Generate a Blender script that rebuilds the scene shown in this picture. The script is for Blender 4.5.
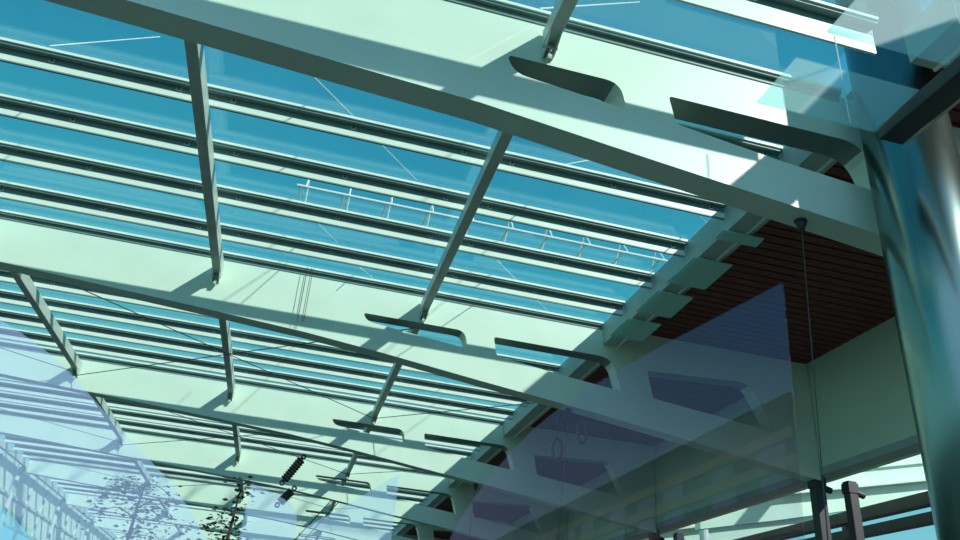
import bpy, bmesh, math, random
from mathutils import Vector, Matrix
random.seed(7)
sc = bpy.context.scene
for o in list(bpy.data.objects): bpy.data.objects.remove(o)
C = sc.collection
EZ = 1.8                      # eye height above the ground; heights below are measured from the eye

# ------------------------------------------------------------------ camera
yaw, pitch, roll, FPX = math.radians(11.84584), math.radians(28.02164), math.radians(5.37764), 764.65
cam = bpy.data.cameras.new('camera'); co = bpy.data.objects.new('camera', cam); C.objects.link(co)
cam.sensor_fit = 'HORIZONTAL'; cam.sensor_width = 36; cam.lens = FPX/960*36; cam.clip_start = .02; cam.clip_end = 600
fw = Vector((math.sin(yaw)*math.cos(pitch), math.cos(yaw)*math.cos(pitch), math.sin(pitch)))
r0 = Vector((math.cos(yaw), -math.sin(yaw), 0)); u0 = r0.cross(fw)
rr = r0*math.cos(roll)+u0*math.sin(roll); uu = -r0*math.sin(roll)+u0*math.cos(roll)
m = Matrix((rr, uu, -fw)).transposed().to_4x4(); m.translation = (0, 0, EZ)
co.matrix_world = m
sc.camera = co

# ------------------------------------------------------------------ light
SUN = Vector((-.83, 1.0, -.90))
sl = bpy.data.lights.new('sun', 'SUN'); so = bpy.data.objects.new('sun', sl); C.objects.link(so)
so.rotation_euler = SUN.to_track_quat('-Z', 'Y').to_euler(); so.location = (20, -20, 30)
sl.energy = 5.6; sl.angle = math.radians(1.1); sl.color = (1.0, .87, .82)
w = bpy.data.worlds.new('sky'); sc.world = w; w.use_nodes = True
nt = w.node_tree; nt.nodes.clear()
tc = nt.nodes.new('ShaderNodeTexCoord'); sp = nt.nodes.new('ShaderNodeSeparateXYZ'); rp = nt.nodes.new('ShaderNodeValToRGB')
bg = nt.nodes.new('ShaderNodeBackground'); wo = nt.nodes.new('ShaderNodeOutputWorld')
nt.links.new(tc.outputs['Generated'], sp.inputs[0])
nz = nt.nodes.new('ShaderNodeTexNoise'); nz.inputs['Scale'].default_value = 2.2; nz.inputs['Detail'].default_value = 4
nt.links.new(tc.outputs['Generated'], nz.inputs['Vector'])
ma = nt.nodes.new('ShaderNodeMath'); ma.operation = 'MULTIPLY_ADD'; ma.inputs[1].default_value = -.25; 
nt.links.new(nz.outputs['Fac'], ma.inputs[0]); nt.links.new(sp.outputs['Z'], ma.inputs[2])
ad = nt.nodes.new('ShaderNodeMath'); ad.operation = 'ADD'; ad.inputs[1].default_value = .125
nt.links.new(ma.outputs[0], ad.inputs[0]); nt.links.new(ad.outputs[0], rp.inputs[0])
e = rp.color_ramp.elements
e[0].position = 0; e[0].color = (.31, .64, .68, 1)
e[1].position = .75; e[1].color = (.030, .27, .50, 1)
for p_, c_ in ((.22, (.165, .55, .66, 1)), (.45, (.058, .42, .62, 1))):
    q = rp.color_ramp.elements.new(p_); q.color = c_
hz = nt.nodes.new('ShaderNodeVectorMath'); hz.operation = 'DOT_PRODUCT'; hz.inputs[1].default_value = Vector((-.42, -.86, .26)).normalized()  # added bright haze patch behind the camera, for the veil sheets to reflect
nt.links.new(tc.outputs['Generated'], hz.inputs[0])
hm = nt.nodes.new('ShaderNodeMapRange'); hm.interpolation_type = 'SMOOTHSTEP'; hm.inputs['From Min'].default_value = .72; hm.inputs['From Max'].default_value = .97
nt.links.new(hz.outputs['Value'], hm.inputs['Value'])
hx = nt.nodes.new('ShaderNodeMix'); hx.data_type = 'RGBA'; hx.inputs['B'].default_value = (.50, .78, 1.12, 1)
nt.links.new(hm.outputs[0], hx.inputs['Factor']); nt.links.new(rp.outputs[0], hx.inputs['A']); nt.links.new(hx.outputs['Result'], bg.inputs[0]); bg.inputs[1].default_value = 1.0
nt.links.new(bg.outputs[0], wo.inputs[0])
sc.view_settings.view_transform = 'Standard'; sc.view_settings.look = 'None'
sc.view_settings.gamma = 1; sc.view_settings.use_curve_mapping = False
sc.view_settings.exposure = 0.0

# ------------------------------------------------------------------ materials
def mat(name, col, rough=.5, metal=0., noise=.0, scale=3., bump=0.):
    M = bpy.data.materials.new(name); M.use_nodes = True
    t = M.node_tree; b = t.nodes['Principled BSDF']
    b.inputs['Base Color'].default_value = (*col, 1); b.inputs['Roughness'].default_value = rough; b.inputs['Metallic'].default_value = metal
    if noise:
        tcn = t.nodes.new('ShaderNodeTexCoord'); n = t.nodes.new('ShaderNodeTexNoise'); n.inputs['Scale'].default_value = scale; n.inputs['Detail'].default_value = 5
        r = t.nodes.new('ShaderNodeValToRGB')
        r.color_ramp.elements[0].position = .3; r.color_ramp.elements[1].position = .7
        r.color_ramp.elements[0].color = (*[c*(1-noise) for c in col], 1); r.color_ramp.elements[1].color = (*[min(1, c*(1+noise*.5)) for c in col], 1)
        t.links.new(tcn.outputs['Object'], n.inputs['Vector']); t.links.new(n.outputs['Fac'], r.inputs[0]); t.links.new(r.outputs[0], b.inputs['Base Color'])
    return M
def glass_mat(name, tint, refl, rtint=(1, 1, 1), film=0., filmcol=(.8, .9, .9), rough=0., kind='Translucent'):
    M = bpy.data.materials.new(name); M.use_nodes = True
    t = M.node_tree; t.nodes.clear(); out = t.nodes.new('ShaderNodeOutputMaterial')
    tr = t.nodes.new('ShaderNodeBsdfTransparent'); tr.inputs[0].default_value = (*tint, 1)
    gl = t.nodes.new('ShaderNodeBsdfGlossy'); gl.inputs['Color'].default_value = (*rtint, 1); gl.inputs['Roughness'].default_value = rough
    mx = t.nodes.new('ShaderNodeMixShader'); mx.inputs[0].default_value = refl
    t.links.new(tr.outputs[0], mx.inputs[1]); t.links.new(gl.outputs[0], mx.inputs[2]); last = mx
    if film:
        df = t.nodes.new('ShaderNodeBsdf'+kind); df.inputs[0].default_value = (*filmcol, 1)
        m2 = t.nodes.new('ShaderNodeMixShader'); m2.inputs[0].default_value = film
        t.links.new(mx.outputs[0], m2.inputs[1]); t.links.new(df.outputs[0], m2.inputs[2]); last = m2
    t.links.new(last.outputs[0], out.inputs[0])
    return M
WHITE = mat('white_paint', (.70, .87, .74), .45, 0, .06, 1.3)
RAIL = mat('rail_white_paint', (.76, .87, .77), .4, 0, .05, 2)
GREY = mat('grey_painted_steel', (.58, .68, .62), .45, 0, .12, 4)
BEAMG = mat('grey_edge_steel', (.42, .53, .49), .5, 0, .1, 3)
STEEL = mat('brushed_steel', (.20, .31, .285), .25, 1.0, .1, 1.2)
DARK = mat('dark_steel', (.03, .04, .042), .5, .2, .2, 5)
BLACK = mat('black_insulator', (.015, .018, .018), .4)
BOLT = mat('bolt_steel', (.4, .5, .48), .4, .3)
SLAT = mat('red_brown_slats', (.17, .036, .03), .6, 0, .25, 4)
WALLM = mat('wall_render', (.74, .95, .74), .8, 0, .06, .6)
GROUND = mat('paving', (.026, .056, .046), .85, 0, .25, .8)
CABLEW = mat('white_stay', (.8, .85, .85), .4)
WIRE = mat('dark_wire', (.025, .035, .033), .5)
LEAF = mat('dark_leaves', (.035, .06, .03), .6, 0, .4, 8)
BARK = mat('bark', (.06, .05, .04), .9, 0, .3, 10)
RED = mat('dark_red_ring', (.22, .07, .07), .5)
OCHRE = mat('ochre_band', (.90, .62, .26), .8, 0, .1, .5)
FAC = mat('grey_facade', (.15, .155, .14), .8, 0, .1, .4)
FACW = mat('facade_window', (.20, .27, .28), .15, .4)
SLOT_SHADE = mat('slot_lining', (.20, .27, .24), .6)  # recess shade put into the colour of slot tops and bottoms
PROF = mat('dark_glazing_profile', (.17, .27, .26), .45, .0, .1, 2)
GLASS = glass_mat('roof_glass', (.83, .95, .92), .07)
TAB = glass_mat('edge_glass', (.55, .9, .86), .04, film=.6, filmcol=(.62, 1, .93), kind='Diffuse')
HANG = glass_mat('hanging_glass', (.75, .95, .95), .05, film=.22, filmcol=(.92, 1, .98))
VEIL_R = glass_mat('screen_glass_violet', (.95, .97, 1.0), .13, (.60, .30, .42))  # window-reflection tones for the veil sheets
VEIL_F = glass_mat('screen_glass_clear', (.95, .97, .95), .07, (1, .97, .9))
VEIL_L = glass_mat('screen_glass_blue', (.97, .99, 1.0), .20, (.9, .93, 1.0))
VEIL_T = glass_mat('screen_glass_teal', (.82, .97, .97), .25, (.8, 1., .97))

# ------------------------------------------------------------------ helpers
def obj(name, bm, material, parent=None, bevel=0., smooth=False):
    me = bpy.data.meshes.new(name); bm.normal_update(); bm.to_mesh(me); bm.free()
    o = bpy.data.objects.new(name, me); C.objects.link(o); me.materials.append(material)
    if smooth:
        for p in me.polygons: p.use_smooth = True
    if bevel:
        b = o.modifiers.new('bevel', 'BEVEL'); b.width = bevel; b.segments = 2; b.limit_method = 'ANGLE'
    if parent: o.parent = parent
    return o
def thing(name, label, cat, loc=(0, 0, 0), group=None):
    o = bpy.data.objects.new(name, None); C.objects.link(o); o.location = (loc[0], loc[1], loc[2]); o.empty_display_size = .2
    return tag(o, label, cat, group)
def tag(o, label, cat, group=None):
    o['label'] = label; o['category'] = cat; o['kind'] = 'thing'
    if group: o['group'] = group
    return o
def struct(name, bm, m, **k):
    o = obj(name, bm, m, **k); o['kind'] = 'structure'; return o
def NB(): return bmesh.new()
def box(bm, x0, x1, y0, y1, z0, z1):
    v = [bm.verts.new((x, y, z)) for x in (x0, x1) for y in (y0, y1) for z in (z0, z1)]
    for f in ((0, 1, 3, 2), (4, 6, 7, 5), (0, 4, 5, 1), (2, 3, 7, 6), (0, 2, 6, 4), (1, 5, 7, 3)): bm.faces.new([v[i] for i in f])
def tube(bm, pts, r, seg=8, caps=True):
    pts = [Vector(p) for p in pts]; rings = []
    n = len(pts)
    for i, p in enumerate(pts):
        d = (pts[min(i+1, n-1)]-pts[max(i-1, 0)]).normalized()
        a = d.cross(Vector((0, 0, 1)) if abs(d.z) < .9 else Vector((1, 0, 0))).normalized(); b = d.cross(a)
        rad = r[i] if isinstance(r, (list, tuple)) else r
        rings.append([bm.verts.new(p+(a*math.cos(2*math.pi*k/seg)+b*math.sin(2*math.pi*k/seg))*rad) for k in range(seg)])
    for i in range(n-1):
        for k in range(seg): bm.faces.new((rings[i][k], rings[i][(k+1) % seg], rings[i+1][(k+1) % seg], rings[i+1][k]))
    if caps: bm.faces.new(rings[0][::-1]); bm.faces.new(rings[-1])
def bar(bm, a, b, w, h):      # rectangular bar from a to b
    a = Vector(a); b = Vector(b); d = (b-a).normalized()
    s = d.cross(Vector((0, 0, 1)) if abs(d.z) < .95 else Vector((0, 1, 0))).normalized(); u = s.cross(d)
    v = [bm.verts.new(p+s*i*w/2+u*j*h/2) for p in (a, b) for i, j in ((-1, -1), (1, -1), (1, 1), (-1, 1))]
    for f in ((0, 3, 2, 1), (4, 5, 6, 7), (0, 1, 5, 4), (1, 2, 6, 5), (2, 3, 7, 6), (3, 0, 4, 7)): bm.faces.new([v[i] for i in f])
def rounded(pts, rads, seg=5):
    out = []; n = len(pts)
    for i in range(n):
        p = Vector(pts[i]); a = Vector(pts[i-1]); b = Vector(pts[(i+1) % n]); r = rads[i]
        if r <= 0: out.append(p); continue
        da = (a-p); db = (b-p); ra = min(r, da.length*.48); rb = min(r, db.length*.48)
        A = p+da.normalized()*ra; B = p+db.normalized()*rb
        for k in range(seg+1):
            t = k/seg; out.append(A*(1-t)**2+p*2*t*(1-t)+B*t*t)
    return out
def plate(bm, outer, holes, axis, c0, c1):
    """solid plate from 2D loops; axis 'y' -> (x,z) loops, 'z' -> (x,y) loops"""
    P = (lambda q, c: (q[0], c, q[1])) if axis == 'y' else (lambda q, c: (q[0], q[1], c))
    fronts, es = [], []
    for L in [outer]+holes:
        vs = [bm.verts.new(P(q, c0)) for q in L]; fronts.append(vs)
        es += [bm.edges.new((vs[i], vs[(i+1) % len(vs)])) for i in range(len(vs))]
    g = bmesh.ops.triangle_fill(bm, use_beauty=True, use_dissolve=False, edges=es)
    faces = [f for f in g['geom'] if isinstance(f, bmesh.types.BMFace)]
    mp = {}
    for L, vs in zip([outer]+holes, fronts):
        for q, v in zip(L, vs): mp[v] = bm.verts.new(P(q, c1))
    for f in faces: bm.faces.new([mp[v] for v in reversed(f.verts)])
    for vs in fronts:
        for i in range(len(vs)):
            a, b = vs[i], vs[(i+1) % len(vs)]; f = bm.faces.new((a, b, mp[b], mp[a]))
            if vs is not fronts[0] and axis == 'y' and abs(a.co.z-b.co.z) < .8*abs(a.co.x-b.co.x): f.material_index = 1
    bmesh.ops.recalc_face_normals(bm, faces=bm.faces[:])
NTH = ['nearest', 'second', 'third', 'fourth', 'fifth', 'sixth', 'seventh', 'eighth', 'ninth']
def interp(tab, x):
    for (a, fa), (b, fb) in zip(tab, tab[1:]):
        if x <= b: return fa+(fb-fa)*(x-a)/(b-a)
    return tab[-1][1]

# ------------------------------------------------------------------ the setting
SX0, SX1 = 5.42, 9.30
bm = NB(); box(bm, -70, 70, -90, 130, -.3, 0); struct('floor', bm, GROUND)
YF = 64.0
bm = NB(); box(bm, SX0, 9.9, 3.75, YF, 6.03+EZ, 6.4+EZ)
y = 3.75
while y < YF:
    box(bm, SX0, SX1, y, y+.15, 5.99+EZ, 6.04+EZ); y += .19
struct('ceiling', bm, SLAT)
bm = NB(); box(bm, SX1, SX1+.6, 6.2, YF, 3.86+EZ, 6.03+EZ); struct('wall_right', bm, WALLM, bevel=.02)
bm = NB(); box(bm, SX1-.03, SX1+.3, 6.2, YF, 3.80+EZ, 3.93+EZ); struct('trim_1', bm, BEAMG)

# ------------------------------------------------------------------ girders
LIP = [5.39+6.75*i for i in range(9)]
BOT = [(-12, 5.55), (-5.17, 5.15), (-2.1, 4.97), (-.3, 4.85), (1.0, 4.72), (2.7, 4.52), (4.77, 4.29), (6.54, 4.07), (9.28, 3.70)]
XL, XR = -9.9, 9.28
GT = .30
for i, ly in enumerate(LIP):
    wy = ly+.08
    t = thing('roof_girder', 'x', 'girder', (0, wy, 0), 'white tapered roof girders')
    t['label'] = ['broad white box girder nearest overhead, crossing the top of the view', 'second white girder, crossing the middle below the large sky panes',
                  'third white girder down, its slots above the insulator', 'fourth white girder down, level with the hanging insulator'][i] if i < 4 else \
        NTH[i]+' white girder counted away from the nearest, low at the far end'
    xs = [XL, -5.17, -2.1, -.3, 1.0, 2.7, 4.77, 6.54, XR]
    outer = [Vector((x, interp(BOT, x)+EZ-(.05 if i == 0 and x < .5 else 0))) for x in xs]+[Vector((XR, 5.97+EZ)), Vector((XL, 5.97+EZ))]
    s1 = 1.23 if i == 0 else .60
    lb = lambda x: interp(BOT, x)+.37
    h1 = rounded([(s1-.02, 5.385+EZ), (2.40, 5.385+EZ), (2.47, 5.06+EZ), (s1+.08, (5.18 if i == 0 else 5.24)+EZ)], [.07, .16, .04, .12])
    h2 = rounded([(2.93, 5.37+EZ), (5.18, 5.37+EZ), (5.36, 4.76+EZ), (4.14, 4.88+EZ), (3.0, 5.03+EZ)], [.05, .26, .03, .0, .06])
    h3 = rounded([(5.87, 5.24+EZ), (7.95, 5.36+EZ), (8.42, 4.47+EZ), (5.98, 4.73+EZ)], [.05, .2, .03, .05])
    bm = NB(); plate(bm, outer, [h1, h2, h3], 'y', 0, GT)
    obj('box_beam', bm, WHITE, t).data.materials.append(SLOT_SHADE)
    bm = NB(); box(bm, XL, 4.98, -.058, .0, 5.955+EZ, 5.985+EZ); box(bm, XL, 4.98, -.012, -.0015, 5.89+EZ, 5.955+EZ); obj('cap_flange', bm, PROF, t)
    bm = NB(); box(bm, XL, 4.98, -.08, -.06, 5.985+EZ, 6.022+EZ); obj('lip', bm, RAIL, t)
    if i < 5:                 # eye plate under each rafter bracket
        for rx in (-5.45, -1.91, 1.62):
            bm = NB(); box(bm, rx-.012, rx+.012, -.10, -.0, 5.40+EZ, 5.56+EZ)
            tube(bm, [(rx-.02, -.07, 5.40+EZ), (rx+.02, -.07, 5.40+EZ)], .045, 10)
            obj('eye_plate', bm, GREY, t)

# ------------------------------------------------------------------ glazing rails (purlins) with bolts
OFF = [1.10, 2.38, 3.51, 4.64, 5.78]
rows = []                       # (bay index 0 = before nearest girder, row, y)
for b in range(0, 9):
    base = LIP[0]+6.75*(b-1)
    for k, of in enumerate(OFF):
        if b == 0 and k < 2: continue
        rows.append((b, k, base+of))
def where(b):
    return 'before the nearest girder' if b == 0 else 'past the %s girder' % NTH[b-1]
for b, k, y in rows:
    t = thing('glazing_rail', '%s white glazing rail %s, under the roof glass' % (['first', 'second', 'third', 'fourth', 'fifth'][k], where(b)), 'rail', (0, y, 0), 'white glazing rails under the roof glass')
    xl = XL if b else -3.
    xr = 4.98 if b else 4.66
    bm = NB(); box(bm, xl, xr, .11, .135, (5.64 if (b, k) == (0, 4) else 5.80)+EZ, 5.885+EZ); obj('white_web', bm, RAIL, t)  # last rail before the nearest girder deepened to widen its shadow band
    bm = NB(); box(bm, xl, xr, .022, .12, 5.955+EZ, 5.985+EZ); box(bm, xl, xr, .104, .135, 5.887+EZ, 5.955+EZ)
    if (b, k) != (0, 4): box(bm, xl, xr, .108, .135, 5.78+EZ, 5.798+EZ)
    obj('dark_profile', bm, PROF, t)  # flange, upper web and bottom edge coloured darker than the white web
    bm = NB(); box(bm, xl, xr, 0, .02, 5.985+EZ, 6.022+EZ); obj('lip', bm, RAIL, t)
    if b < 3:
        for rx in (-5.45, -1.91, 1.62, 5.1):
            for dx in (-.32, .32, -1.75):
                x = rx+dx
                if xl < x < xr-.05:
                    bm = NB(); box(bm, x-.032, x+.032, .092, .103, 5.892+EZ, 5.946+EZ); cl = obj('clip_plate', bm, BOLT, t)
                    bm = NB(); tube(bm, [(x, .0915, 5.919+EZ), (x, .076, 5.919+EZ)], .014, 8); obj('bolt', bm, DARK, cl)

# ------------------------------------------------------------------ roof glass: every pane
SPANS = [(-9.9, -5.45, 'leftmost span'), (-5.45, -1.91, 'left middle span'), (-1.91, 1.62, 'middle span'), (1.62, 5.2, 'span by the dark soffit')]
ROWN = ['first', 'second', 'third', 'fourth', 'fifth', 'sixth']
pane_cache = {}
for b in range(0, 9):
    base = LIP[0]+6.75*(b-1); ys = [base]+[base+o for o in OFF]+[base+6.75]
    for k in range(6):
        if b == 0 and k < 3: continue
        for s, (xa, xb, sn) in enumerate(SPANS):
            if b == 0 and s < 2: continue
            if b == 0 and s == 3: xb = 4.68 if k == 5 else 4.98
            bm = NB(); box(bm, xa+.012, xb-.012, ys[k]+.022, ys[k+1]+.0, 6.027+EZ, 6.045+EZ)
            tag(obj('skylight', bm, GLASS), 'tinted skylight pane, %s row %s, %s' % (ROWN[k], where(b), sn), 'skylight', 'tinted skylight panes')

# ------------------------------------------------------------------ rafters and edge beams
RX = [(-9.9, 'far left edge'), (-5.45, 'left'), (-1.91, 'middle'), (1.62, 'right')]
for b in range(0, 9):
    base = LIP[0]+6.75*(b-1)
    y0, y1 = base+.08+GT+.0, base+6.75+.08
    if b == 0: y0 = 2.1
    for x, nm in RX:
        if b == 0 and x < 0: continue
        t = thing('rafter', '%s grey steel rafter tube %s' % (nm, where(b)), 'rafter', (x, y0, 0), 'grey rafter tubes')
        bm = NB(); box(bm, -.068, .068, 0, y1-y0-.03, 5.57+EZ, 5.778+EZ); obj('tube', bm, GREY, t, bevel=.008)
        bm = NB(); v = [(y1-y0-.32, 5.57), (y1-y0-.0, 5.57), (y1-y0-.0, 5.45), (y1-y0-.08, 5.45)]
        for sx in (-.05, .05):
            q = [bm.verts.new((sx+dx, a, z+EZ)) for dx in (-.008, .008) for a, z in v]
            for f in ((0, 1, 2, 3), (7, 6, 5, 4), (0, 4, 5, 1), (1, 5, 6, 2), (2, 6, 7, 3), (3, 7, 4, 0)): bm.faces.new([q[i] for i in f])
        br = obj('end_bracket', bm, GREY, t)
        bm = NB(); tube(bm, [(-.075, y1-y0-.1, 5.52+EZ), (.075, y1-y0-.1, 5.52+EZ)], .018, 8); obj('pin', bm, BOLT, br)
    y1e = 4.5 if b == 0 else y1
    t = thing('edge_beam', 'grey edge beam %s, along the dark slatted soffit' % where(b), 'beam', (0, y0, 0), 'grey edge beams along the soffit')
    bm = NB(); box(bm, 5.0, 5.26, 0, y1e-y0, 5.60+EZ, 6.02+EZ); obj('inner_beam', bm, BEAMG, t)
    bm = NB(); box(bm, 5.27, 5.42, 0, y1e-y0, 5.66+EZ, 6.02+EZ); obj('outer_beam', bm, BEAMG, t)
    bm = NB(); box(bm, 5.255, 5.285, 0, y1e-y0, 5.575+EZ, 5.605+EZ); obj('bead', bm, RAIL, t)

# ------------------------------------------------------------------ ghost reflections of the roof panes, added as glass tabs below the edge beam
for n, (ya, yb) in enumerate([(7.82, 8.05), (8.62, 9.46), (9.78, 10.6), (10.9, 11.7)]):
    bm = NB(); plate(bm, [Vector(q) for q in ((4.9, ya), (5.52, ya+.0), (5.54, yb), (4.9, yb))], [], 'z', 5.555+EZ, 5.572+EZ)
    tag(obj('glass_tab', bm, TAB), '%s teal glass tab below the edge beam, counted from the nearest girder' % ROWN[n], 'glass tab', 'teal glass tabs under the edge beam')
for n, (ya, yb, xr) in enumerate([(3.93, 4.50, 4.42), (2.9, 3.62, 4.38)]):  # ghost images of the bright sky panes, added as glass panels
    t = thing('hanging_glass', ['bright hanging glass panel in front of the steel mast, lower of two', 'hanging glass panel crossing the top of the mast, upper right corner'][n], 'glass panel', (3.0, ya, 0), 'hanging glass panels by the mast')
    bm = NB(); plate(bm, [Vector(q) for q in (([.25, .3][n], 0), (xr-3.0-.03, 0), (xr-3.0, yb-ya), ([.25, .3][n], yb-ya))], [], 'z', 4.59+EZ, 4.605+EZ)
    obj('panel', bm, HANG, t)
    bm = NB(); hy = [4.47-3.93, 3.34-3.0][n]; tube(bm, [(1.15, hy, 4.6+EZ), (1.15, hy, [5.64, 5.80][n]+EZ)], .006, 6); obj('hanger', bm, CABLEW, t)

t = thing('edge_channel', 'dark steel channel along the right edge of the hanging glass, upper right corner', 'channel', (4.45, 2.4, 0))
bm = NB(); box(bm, 0, .24, 0, 2.1, 4.52+EZ, 4.66+EZ); obj('channel_body', bm, DARK, t, bevel=.01)
bm = NB(); box(bm, .25, .31, 0, 2.1, 4.56+EZ, 4.68+EZ); obj('trim_strip', bm, BEAMG, t)
# ------------------------------------------------------------------ steel mast
t = thing('steel_mast', 'round polished steel mast rising through the roof at the right', 'column', (5.23, 4.95, 0))
bm = NB(); tube(bm, [(0, 0, 0), (0, 0, 9.4)], .395, 48); obj('shaft', bm, STEEL, t, smooth=True)
bm = NB(); tube(bm, [(0, 0, 0), (0, 0, .06)], .6, 32); obj('base_plate', bm, DARK, t)

# ------------------------------------------------------------------ posts under the wall and the structure behind it
def post(x, y, ztop, wdt, lab):
    t = thing('post', lab, 'post', (x, y, 0), 'dark posts under the wall')
    bm = NB(); box(bm, -wdt/2, wdt/2, -wdt/2, wdt/2, 0, ztop+EZ); obj('shaft', bm, DARK, t, bevel=.01)
    bm = NB(); box(bm, -wdt*.58, wdt*.58, -wdt*.58, wdt*.58, ztop+EZ-.22, ztop+EZ-.04); hc = obj('head_clamp', bm, DARK, t)
    bm = NB(); tube(bm, [(wdt*.4, -.05, ztop+EZ-.2), (wdt*.4+.16, -.05, ztop+EZ-.24)], .06, 10); obj('clamp_arm', bm, DARK, hc)
for i in (1, 2, 3):
    post(9.28, LIP[i]+.22, 3.80, .20, 'dark post under the wall below the end of the %s girder' % NTH[i])
    post(9.98, LIP[i]+.22, 3.80, .18, 'dark post behind the wall line near the %s girder' % NTH[i])
for n, (z, h) in enumerate(((3.49, .22), (3.16, .18))):
    bm = NB(); box(bm, 10.9, 11.1, 9, 60, z-h/2+EZ, z+h/2+EZ)
    t = thing('tie_beam', ['upper long dark beam behind the posts, lower right', 'lower long dark beam behind the posts, lower right'][n], 'beam', (0, 0, 0), 'long dark beams behind the posts')
    obj('beam_body', bm, DARK, t)
    for yy in (13.9, 20.6, 27.4):
        bm = NB(); box(bm, 10.94, 11.06, yy-.06, yy+.06, (0 if n else 3.25)+EZ*(0 if n else 1), z-h/2+EZ); obj('support', bm, DARK, t)
for i in range(2, 7):
    wy = LIP[i]+.08
    t = thing('wing_girder', '%s white wing girder beyond the wall, rising to the right' % NTH[i-2], 'girder', (0, wy, 0), 'white wing girders beyond the wall')
    bm = NB(); plate(bm, [Vector(q) for q in ((10.55, 3.95+EZ), (12.8, 4.45+EZ), (15.3, 5.05+EZ), (19.5, 6.0+EZ), (19.5, 7.8+EZ), (10.55, 6.0+EZ))], [], 'y', 0, .3)
    obj('box_beam', bm, WHITE, t)
    bm = NB(); bar(bm, (10.55, -.06, 5.1+EZ), (19.5, -.06, 7.1+EZ), .1, .05); obj('cap_flange', bm, RAIL, t)
    bm = NB(); bar(bm, (10.55, -.16, 4.62+EZ), (19.5, -.16, 6.55+EZ), .3, .06); obj('lower_ledge', bm, RAIL, t)  # ledge added to cast a shade band on the girder face
    bm = NB(); bar(bm, (13.6, -6.3, 6.1+EZ), (13.6, 0, 6.1+EZ), .3, .3); obj('rafter_arm', bm, GREY, t)

for i in range(1, 6):
    bm = NB(); box(bm, 10.0, 19.5, LIP[i]+.4, LIP[i]+7.1, 7.85+EZ, 7.87+EZ)  # glass added over the wing to tint its sunlight
    tag(obj('wing_skylight', bm, GLASS), 'broad glass roof sheet over the wing beyond the wall, bay past the %s girder' % NTH[i], 'skylight', 'glass roof sheets over the wing')
# ------------------------------------------------------------------ hanging cables from the girders
for i in range(3):
    y = LIP[i]+.08+GT*.6; x = 4.43; zt = interp(BOT, x)+EZ
    t = thing('hanging_cable', 'thin dark cable hanging below the %s girder near the soffit' % NTH[i], 'cable', (x, y, zt), 'cables hanging below the girders')
    bm = NB(); tube(bm, [(0, 0, 0), (0, 0, -.05), (0, 0, -.16)], [.065, .05, .012], 14); obj('cone_mount', bm, DARK, t, smooth=True)
    bm = NB(); tube(bm, [(0, 0, -.1), (-.3, 0, -zt)], .0055, 6); obj('wire', bm, WIRE, t)
for n, (x, z) in enumerate(((5.68, 4.78), (5.14, 4.32))):
    t = thing('oval_sign', ['small dark red oval ring hanging in the violet glass area, right one', 'small dark red oval ring hanging in the violet glass area, left one'][n], 'sign', (x, 15, z+EZ), 'oval rings in the shade')
    bm = NB(); pts = [(.10*math.cos(a*math.pi/10), 0, .24*math.sin(a*math.pi/10)) for a in range(21)]
    tube(bm, pts, .035, 8, False); obj('ring', bm, RED, t, smooth=True)
    bm = NB(); tube(bm, [(0, 0, .24), (0, 0, 5.99-z)], .008, 6); obj('wire', bm, WIRE, t)

t = thing('hanging_strings', 'pair of thin dark strings hanging in front of the second girder', 'strings', (-.49, 12.1, 0))
for dx in (0, .07, .1):
    bm = NB(); tube(bm, [(dx, 0, 5.985+EZ), (dx+.02, .0, 4.98+EZ)], .005, 5); obj('string', bm, WIRE, t)
# ------------------------------------------------------------------ bracing cables at the rafter ends
for b in range(2, 5):
    y0 = LIP[b-1]+.50; y1 = LIP[b]+.0; ym = (y0+y1)/2
    for n, (p, q, z, tx) in enumerate((((-5.45, y0), (1.62, y1), 5.50, 'diagonal from near left to far right'), ((-5.45, y1), (1.62, y0), 5.45, 'diagonal from far left to near right'),
                                   ((1.62, y1), (4.95, ym), 5.53, 'reaching the edge beam'), ((-5.45, y1), (-9.9, ym), 5.53, 'running out to the left edge'))):
        bm = NB(); tube(bm, [(p[0], p[1], z+EZ), (q[0], q[1], z+.02+EZ)], .009, 6)
        tag(obj('bracing_cable', bm, WIRE), 'thin bracing cable %s, %s' % (where(b), tx), 'cable', 'thin bracing cables under the roof')

# ------------------------------------------------------------------ overhead line: insulators and wires
def insul(a, b, lab):
    a = Vector(a); b = Vector(b); d = (b-a)
    t = thing('insulator', lab, 'insulator', a, 'overhead line insulators')
    L = d.length; n = 9
    bm = NB(); pts, rs = [], []
    for k in range(n*2+1):
        pts.append(d*(k/(n*2))); rs.append(.085 if k % 2 else .062)
    tube(bm, pts, rs, 12); obj('ribbed_body', bm, BLACK, t, smooth=False)
    u = d.normalized()
    for p in (-u*.06, d+u*.06):
        bm = NB(); s = u.cross(Vector((0, 1, 0))).normalized()
        tube(bm, [p+(u*math.cos(q*math.pi/6)+s*math.sin(q*math.pi/6))*.035 for q in range(13)], .018, 6, False); obj('end_ring', bm, DARK, t, smooth=True)
insul((-.19, 14, 2.77+EZ), (.03, 14, 3.16+EZ), 'upper ribbed black insulator hanging low on the overhead line')
insul((-.19, 14.2, 2.42+EZ), (-.03, 14.2, 2.64+EZ), 'lower ribbed black insulator below its twin')
t = thing('overhead_wires', 'dark overhead line wires running up from the insulators', 'wire', (0, 14, 0))
for a, b_ in (((.02, 14, 3.13+EZ), (1.25, 12.4, 4.76+EZ)), ((-.05, 14.2, 2.61+EZ), (1.5, 12.4, 4.74+EZ)), ((-.2, 14.1, 2.35+EZ), (-.22, 14.1, 2.7+EZ)), ((-.3, 14.1, 2.38+EZ), (-3.2, 14.1, 2.62+EZ)), ((-.2, 14.1, 2.74+EZ), (1.9, 14.1, 2.52+EZ))):
    bm = NB(); tube(bm, [a, b_], .016, 6); obj('wire', bm, WIRE, t)
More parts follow.
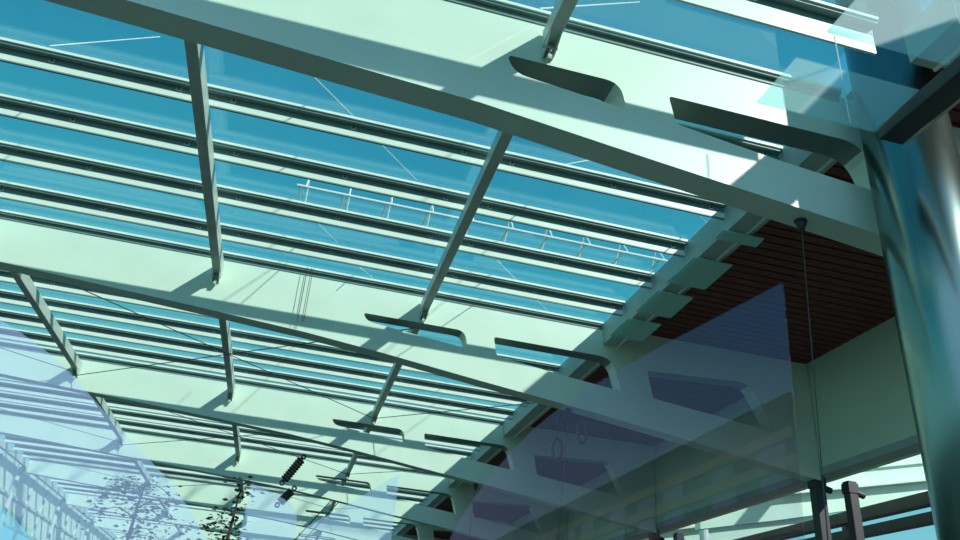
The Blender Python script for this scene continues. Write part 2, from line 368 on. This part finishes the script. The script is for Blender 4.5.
bm = NB(); box(bm, -.25, -.17, 13.97, 14.22, 2.36+EZ, 2.78+EZ); obj('link_plate', bm, DARK, t)

# ------------------------------------------------------------------ lattice boom and stays above the roof
t = thing('lattice_boom', 'white lattice boom high above the glass, seen through the panes', 'boom', (0, 22.35, 0))
for yy, zz, nm in ((.0, 14., 'near_chord'), (1.3, 14., 'far_chord'), (.65, 14.9, 'top_chord')):
    bm = NB(); tube(bm, [(-1.8, yy, zz+EZ), (13, yy, zz+EZ)], .05, 8); obj(nm, bm, CABLEW, t)
bm = NB(); tube(bm, [(12.9, .65, 0), (12.9, .65, 14.9+EZ)], .14, 12); obj('pylon', bm, CABLEW, t)
for k in range(10):
    x = -1.7+k*1.45
    bm = NB(); tube(bm, [(x, 0, 14+EZ), (x, 1.3, 14+EZ)], .035, 6); obj('cross_bar', bm, CABLEW, t)
    bm = NB(); tube(bm, [(x+.2, 0, 14+EZ), (x+.2, .65, 14.9+EZ), (x+.2, 1.3, 14+EZ)], .03, 6); obj('upright', bm, CABLEW, t)
STAYS = [((-3.70, 7.76), (-3.39, 10.08), 'short white stay above the glass, far top left'), ((-.71, 7.2), (1.19, 12.5), 'long white stay crossing the middle panes above the glass'),
         ((.38, 11.84), (.91, 17.1), 'white stay above the second girder, left of the right rafter'), ((2.51, 10.68), (5.56, 17.2), 'white stay above the panes right of the right rafter'),
         ((1.5, 5.4), (3.39, 7.04), 'white stay in the sky gap at the top centre'), ((4.85, 8.29), (7.56, 12.19), 'white stay beside the dark soffit edge'),
         ((2.59, 7.85), (4.24, 10.58), 'faint white stay just below the nearest girder'), ((-.45, 10.58), (-.08, 15.66), 'white stay below the left end of the lattice boom')]
for a, b_, lab in STAYS:
    bm = NB(); tube(bm, [(a[0], a[1], 6.04+EZ), (b_[0], b_[1], 8.5+EZ)], .008, 6)
    tag(obj('stay_cable', bm, CABLEW), lab, 'cable', 'white stays above the roof')

# ------------------------------------------------------------------ left edge frames
for i in range(3, 9):
    y = LIP[i]+.2
    t = thing('portal_frame', 'grey posted frame at the left roof edge by the %s girder' % NTH[i], 'frame', (-10.0, y, 0), 'grey frames along the left roof edge')
    bm = NB(); tube(bm, [(-.15, 0, 0), (-.15, 0, 5.9+EZ)], .10, 12); obj('post', bm, GREY, t)
    bm = NB(); tube(bm, [(-1.5, 0, 0), (-1.5, 0, 5.3+EZ)], .07, 12); obj('post', bm, GREY, t)
    bm = NB(); bar(bm, (-2.2, 0, 4.7+EZ), (.6, 0, 5.75+EZ), .1, .14); obj('raking_strut', bm, GREY, t)
    for z in (3.6, 4.55): 
        bm = NB(); bar(bm, (-.15, .1, z+EZ), (-.15, 6.6, z+EZ), .1, .1); obj('rail', bm, GREY, t)
    bm = NB(); bar(bm, (-.15, 2.2, 3.6+EZ), (-.15, 2.2, 5.6+EZ), .07, .07); obj('mullion', bm, GREY, t)
    bm = NB(); bar(bm, (-.15, 4.4, 3.6+EZ), (-.15, 4.4, 5.6+EZ), .07, .07); obj('mullion', bm, GREY, t)
    bm = NB(); box(bm, -.19, -.17, .12, 6.5, 3.65+EZ, 5.7+EZ); obj('infill_panel', bm, WHITE, t)

# ------------------------------------------------------------------ tree under the far end of the roof
def tree(x, y, h, spread, n, lab):
    t = thing('tree', lab, 'tree', (x, y, 0), 'dark sparse trees at the far end')
    bm = NB(); tube(bm, [(0, 0, 0), (.05, 0, h*.4), (0, .05, h*.75), (.05, 0, h)], [.10, .08, .05, .02], 8)
    tips = []
    for k in range(26):
        z = h*random.uniform(.35, .97); a = random.uniform(0, 6.28); L = spread*random.uniform(.4, 1)
        p = [Vector((0, 0, z))]
        for q in range(1, 5): p.append(Vector((math.cos(a)*L*q/4+random.uniform(-.08, .08), math.sin(a)*L*q/4+random.uniform(-.08, .08), z+.25*math.sin(q*.8)*L-.05*q)))
        tube(bm, p, [.022, .018, .014, .01, .006], 5); tips += p[1:]
    obj('trunk', bm, BARK, t)
    bm = NB()
    for k in range(n):
        p = random.choice(tips)+Vector([random.gauss(0, .16) for _ in range(3)])
        M = Matrix.Rotation(random.uniform(0, 6.28), 3, 'Z') @ Matrix.Rotation(random.uniform(-1.2, 1.2), 3, 'X')
        s = random.uniform(.05, .11)
        v = [bm.verts.new(p+M@Vector(q)*s) for q in ((-1, 0, 0), (0, -.5, .12), (1, 0, 0), (0, .5, .12))]
        bm.faces.new(v)
    obj('foliage', bm, LEAF, t)
tree(-4.3, 24.6, 6.1, 1.45, 1500, 'dark leafy tree under the far roof, low left of centre')
tree(-1.5, 23.0, 5.9, 1.2, 1500, 'thin dark tree right beside the leafy tree, left of the insulators')

# ------------------------------------------------------------------ building opposite, seen in the right reflection sheet
t = thing('building', 'grey block with ochre bands mirrored in the right glass screen', 'building', (18, -40, 0))
bm = NB(); box(bm, 0, 10, -26, 21, 0, 10.9+EZ); obj('wall', bm, FAC, t)
for z in (9.3, 8.2, 7.05, 5.9, 4.75):
    bm = NB(); box(bm, -.12, -.0, -26, 21, z-.22+EZ, z+.22+EZ); obj('ochre_band', bm, OCHRE, t)
for z in (8.75, 7.62, 6.47, 5.3):
    for k in range(12):
        yy = -24+k*3.8+(.8 if k % 3 else 0)
        bm = NB(); box(bm, -.05, -.0, yy, yy+2.0, z-.3+EZ, z+.3+EZ); obj('window', bm, FACW, t)

# ------------------------------------------------------------------ window reflections built as curved glass sheets before the canopy
def screen(name, pts, rads, y, m, lab):
    bm = NB(); L = rounded([(a, b+EZ) for a, b in pts], rads, 10)
    plate(bm, L, [], 'y', y, y+.012)
    return tag(obj(name, bm, m), lab, 'glass screen', 'glass screens')
G = -EZ
screen('glass_screen', [(.50, G), (.56, .35), (.70, .66), (1.033, 1.085), (2.2, 1.898), (2.19, 1.30), (2.16, .7), (2.16, G)], [0, .2, .3, .8, .03, .3, .2, 0], 3.0, VEIL_R, 'large violet glass screen with curved edge before the dark soffit')
screen('glass_screen', [(-2.2, G), (-2.2, 1.45), (-1.184, 1.039), (-.933, .916), (-.655, .691), (-.439, .539), (-.253, .353), (-.1, 0.), (-.0, G)], [0, 0, .3, .3, .3, .3, .2, .2, 0], 3.0, VEIL_L, 'pale blue glass screen with curved edge at the lower left')
screen('glass_screen', [(-.155, G), (-.158, .575), (-.02, .535), (.035, .49), (.04, G)], [0, 0, .1, .05, 0], 3.05, VEIL_L, 'narrow pale blue glass screen below the insulators')
screen('glass_screen', [(.05, G), (.05, .44), (.17, .52), (.40, .70), (.40, G)], [0, .05, .1, 0, 0], 3.10, VEIL_L, 'pale blue glass screen with square right edge at bottom centre')
screen('glass_screen', [(-1.6, G), (-1.6, .75), (-1.1, .47), (-.8, .30), (-.5, 0), (-.4, G)], [0, 0, .3, .3, .3, 0], 2.9, VEIL_T, 'teal tinted glass screen in the bottom left corner')
